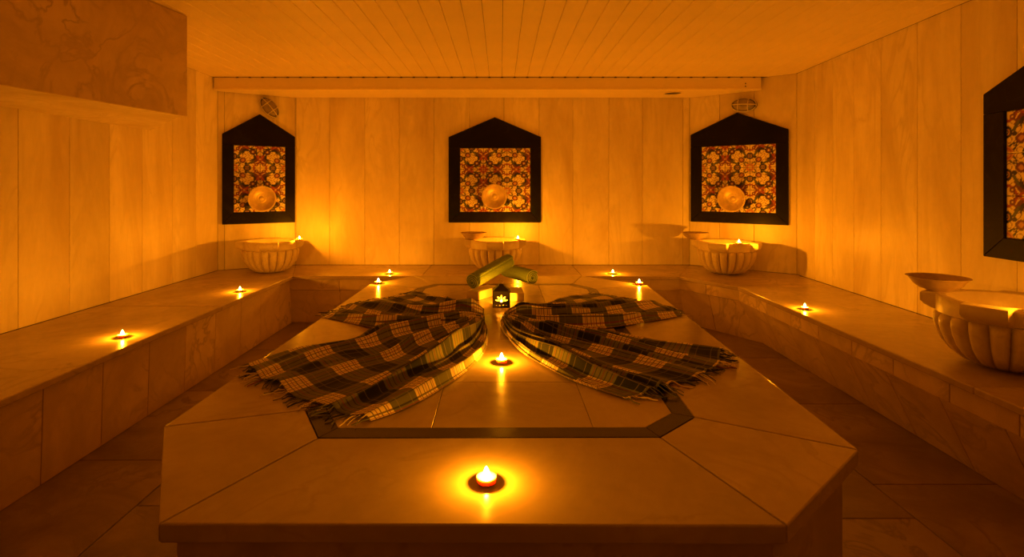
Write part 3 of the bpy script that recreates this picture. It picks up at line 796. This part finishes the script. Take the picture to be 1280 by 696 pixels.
def lobe(A, B, Fr, seed, W, pleats, amp, u0):
    """A, B: side polylines apex->fringe; Fr: fringe polyline from A end to B end; returns grid of 3D points + uv"""
    rnd = random.Random(seed)
    A, B, Fr = smooth_poly(A), smooth_poly(B), smooth_poly(Fr)
    nu, nv = 74, 132; ph = [rnd.uniform(0, 6.28) for _ in range(8)]
    ctr = [((k+.5+rnd.uniform(-.25, .25))/pleats, rnd.choice((.45, .7, 1.1, 1.4)), rnd.uniform(-.06, .06)) for k in range(pleats)]
    Lm = max((Fr[0]-A[0]).length, (Fr[-1]-B[0]).length)*1.02
    grid = []
    for i in range(nu+1):
        u = i/nu; row = []
        a, b_ = pl_interp(A, u), pl_interp(B, u)
        for j in range(nv+1):
            v = j/nv
            base = a.lerp(b_, v); cv = pl_interp(Fr, v)-Fr[0].lerp(Fr[-1], v); p = base+cv*(u**2)
            wide = (b_-a).length/pleats/(.62*max(v, .02)**-.38)*1.0
            h = 0; lat = 0
            for (c_, am, dr) in ctr:
                cc = c_+dr*math.sin(u*3+ph[0]); d = (v**.62-cc)*pleats
                wd = .17+.12*u
                gsh = math.exp(-(d/wd)**2); fade = .75*(1-u)**.7+.55*am*(1-u*.72)
                h += am*gsh*fade; lat += am*d*math.exp(-(d/.3)**2)*(-.25)*(1-u)
            end = min(1, (v*(1-v))*30)
            hh = amp*h*(.25+.75*end)*min(1, .45+u*5)
            hh = min(hh, max(.016, wide*.85)*(1+.25*h)) if hh > 0 else hh
            hh += .014*(1-u)**2*end*min(1, u*8)
            hh += (.0045*math.sin(9*v+5*u+ph[1])+.0035*math.sin(17*v-7*u+ph[2])+.003*math.sin(31*v+4*u+ph[3]))*(.5+u)*end
            for q_, (fr, sl2) in enumerate(((5.3, 1.9), (8.1, -2.6))):
                cr_ = (1-abs(math.sin(fr*v+sl2*u+ph[6+q_])))**4
                hh += (.020 if q_ == 0 else .013)*cr_*end*min(1, u*5)*(1-.45*u)
            hh += .012*(max(0, math.sin(6*u+4*v+ph[4])))**2*(u)*end
            dirv = (b_-a).normalized() if (b_-a).length > 1e-6 else Vector((0, 1))
            p = p+dirv*(wide*lat)
            wob = .006*math.sin(23*v+ph[5])*u
            rad = (pl_interp(Fr, .5)-A[0]).normalized(); p = p+rad*wob
            z = ZP+.0045+max(0, hh)
            row.append(((p.x, p.y, z), (u0+u*Lm*(1), v*W)))
        grid.append(row)
    return grid
def build_cloth(name, lobes, loc, label):
    t = empty(name, loc); tag(t, label, 'cloth', 'plaid cotton cloths fanned on the platform')
    L0 = Vector(loc); vs, fs, uvs = [], [], []
    fv, ff, fuv = [], [], []
    rnd = random.Random(3)
    for g_ in lobes:
        base = len(vs); R, Cn = len(g_), len(g_[0])
        for row in g_:
            for p, uv_ in row: vs.append(tuple(Vector(p)-L0)); uvs.append(uv_)
        for i in range(R-1):
            for j in range(Cn-1): fs.append((base+i*Cn+j, base+i*Cn+j+1, base+(i+1)*Cn+j+1, base+(i+1)*Cn+j))
        # fringe strands
        last, prev = g_[-1], g_[-4]; ns = 64
        for k in range(ns):
            f = (k+.5)/ns*(Cn-1); j = int(f); p = Vector(last[j][0]); q = Vector(prev[j][0]); d = (p-q); d.z = 0; d.normalize()
            side = Vector((-d.y, d.x, 0)); cu_ = .02 if rnd.random() < .55 else .152; ln = rnd.uniform(.035, .075); ben = rnd.uniform(-.5, .5)+.35*math.sin(k*.35); r = rnd.uniform(.0012, .0026)
            pts = []; z = p.z
            for m_ in range(6):
                s_ = m_/5; q2 = p+d*(ln*s_-.002)+side*(ben*ln*s_*s_+.003*math.sin(s_*7+k)); zz = max(ZP+.0042, z*(1-s_)+(ZP+.003)*s_+.004*math.sin(s_*5+k*1.3)); pts.append(Vector((q2.x, q2.y, zz)))
            n = 4; b0_ = len(fv)
            for m_, c_ in enumerate(pts):
                for a in range(n): ang = a*PI/2; fv.append(tuple(c_+side*r*math.cos(ang)+Vector((0, 0, 1))*r*math.sin(ang)-L0)); fuv.append((cu_, last[j][1][1]))
            for m_ in range(5):
                for a in range(n): ff.append((b0_+m_*n+a, b0_+m_*n+(a+1) % n, b0_+(m_+1)*n+(a+1) % n, b0_+(m_+1)*n+a))
    def mk(nm, v, f, uv_, thick):
        me = bpy.data.meshes.new(nm); me.from_pydata(v, [], f); ul = me.uv_layers.new(name='UVMap')
        for lp in me.loops: ul.data[lp.index].uv = uv_[lp.vertex_index]
        me.polygons.foreach_set('use_smooth', [True]*len(me.polygons)); o = link(nm, me, 'plaid', t)
        if thick: md = o.modifiers.new('thick', 'SOLIDIFY'); md.thickness = .0018; md.offset = -1
        return o
    mk('cloth', vs, fs, uvs, True)
    fo = mk('fringe', fv, ff, fuv, False); fo['kind'] = 'stuff'
    return t
PX = lambda L: [G(*p) for p in L]
AX = (612, 398)
LL = lobe(PX([(606, 404), (610, 420), (606, 440), (584, 464), (545, 491), (504, 513), (462, 528)]),
          PX([(600, 396), (560, 403), (515, 408), (467, 415), (435, 427), (377, 434), (312, 455)]),
          PX([(462, 528), (438, 522), (405, 508), (375, 500), (345, 484), (318, 468), (312, 455)]), 11, .90, 9, .052, .0)
LU = lobe(PX([(606, 402), (585, 409), (530, 413), (480, 414), (440, 405), (403, 397)]),
          PX([(604, 392), (585, 385), (560, 378), (540, 370), (527, 366)]),
          PX([(403, 397), (430, 388), (452, 380), (490, 374), (510, 369), (527, 366)]), 5, .90, 7, .042, .06)
RL = lobe(PX([(626, 404), (630, 418), (650, 442), (700, 471), (738, 486), (780, 500)]),
          PX([(636, 396), (672, 411), (715, 416), (772, 421), (830, 430), (905, 441)]),
          PX([(780, 500), (815, 494), (845, 480), (868, 474), (892, 462), (905, 441)]), 23, .90, 9, .052, .02)
RU = lobe(PX([(636, 402), (660, 410), (700, 415), (761, 411), (807, 404), (852, 396)]),
          PX([(630, 393), (650, 387), (686, 380), (705, 373), (735, 368)]),
          PX([(852, 396), (835, 388), (805, 381), (775, 374), (735, 368)]), 31, .90, 7, .042, .1)
build_cloth('plaid_cloth', [LL, LU], tuple(at(520, 430, ZP)), 'dark green and cream plaid fringed cloth fanned out left of the lantern')
build_cloth('plaid_cloth', [RL, RU], tuple(at(760, 430, ZP)), 'dark green and cream plaid fringed cloth fanned out right of the lantern')
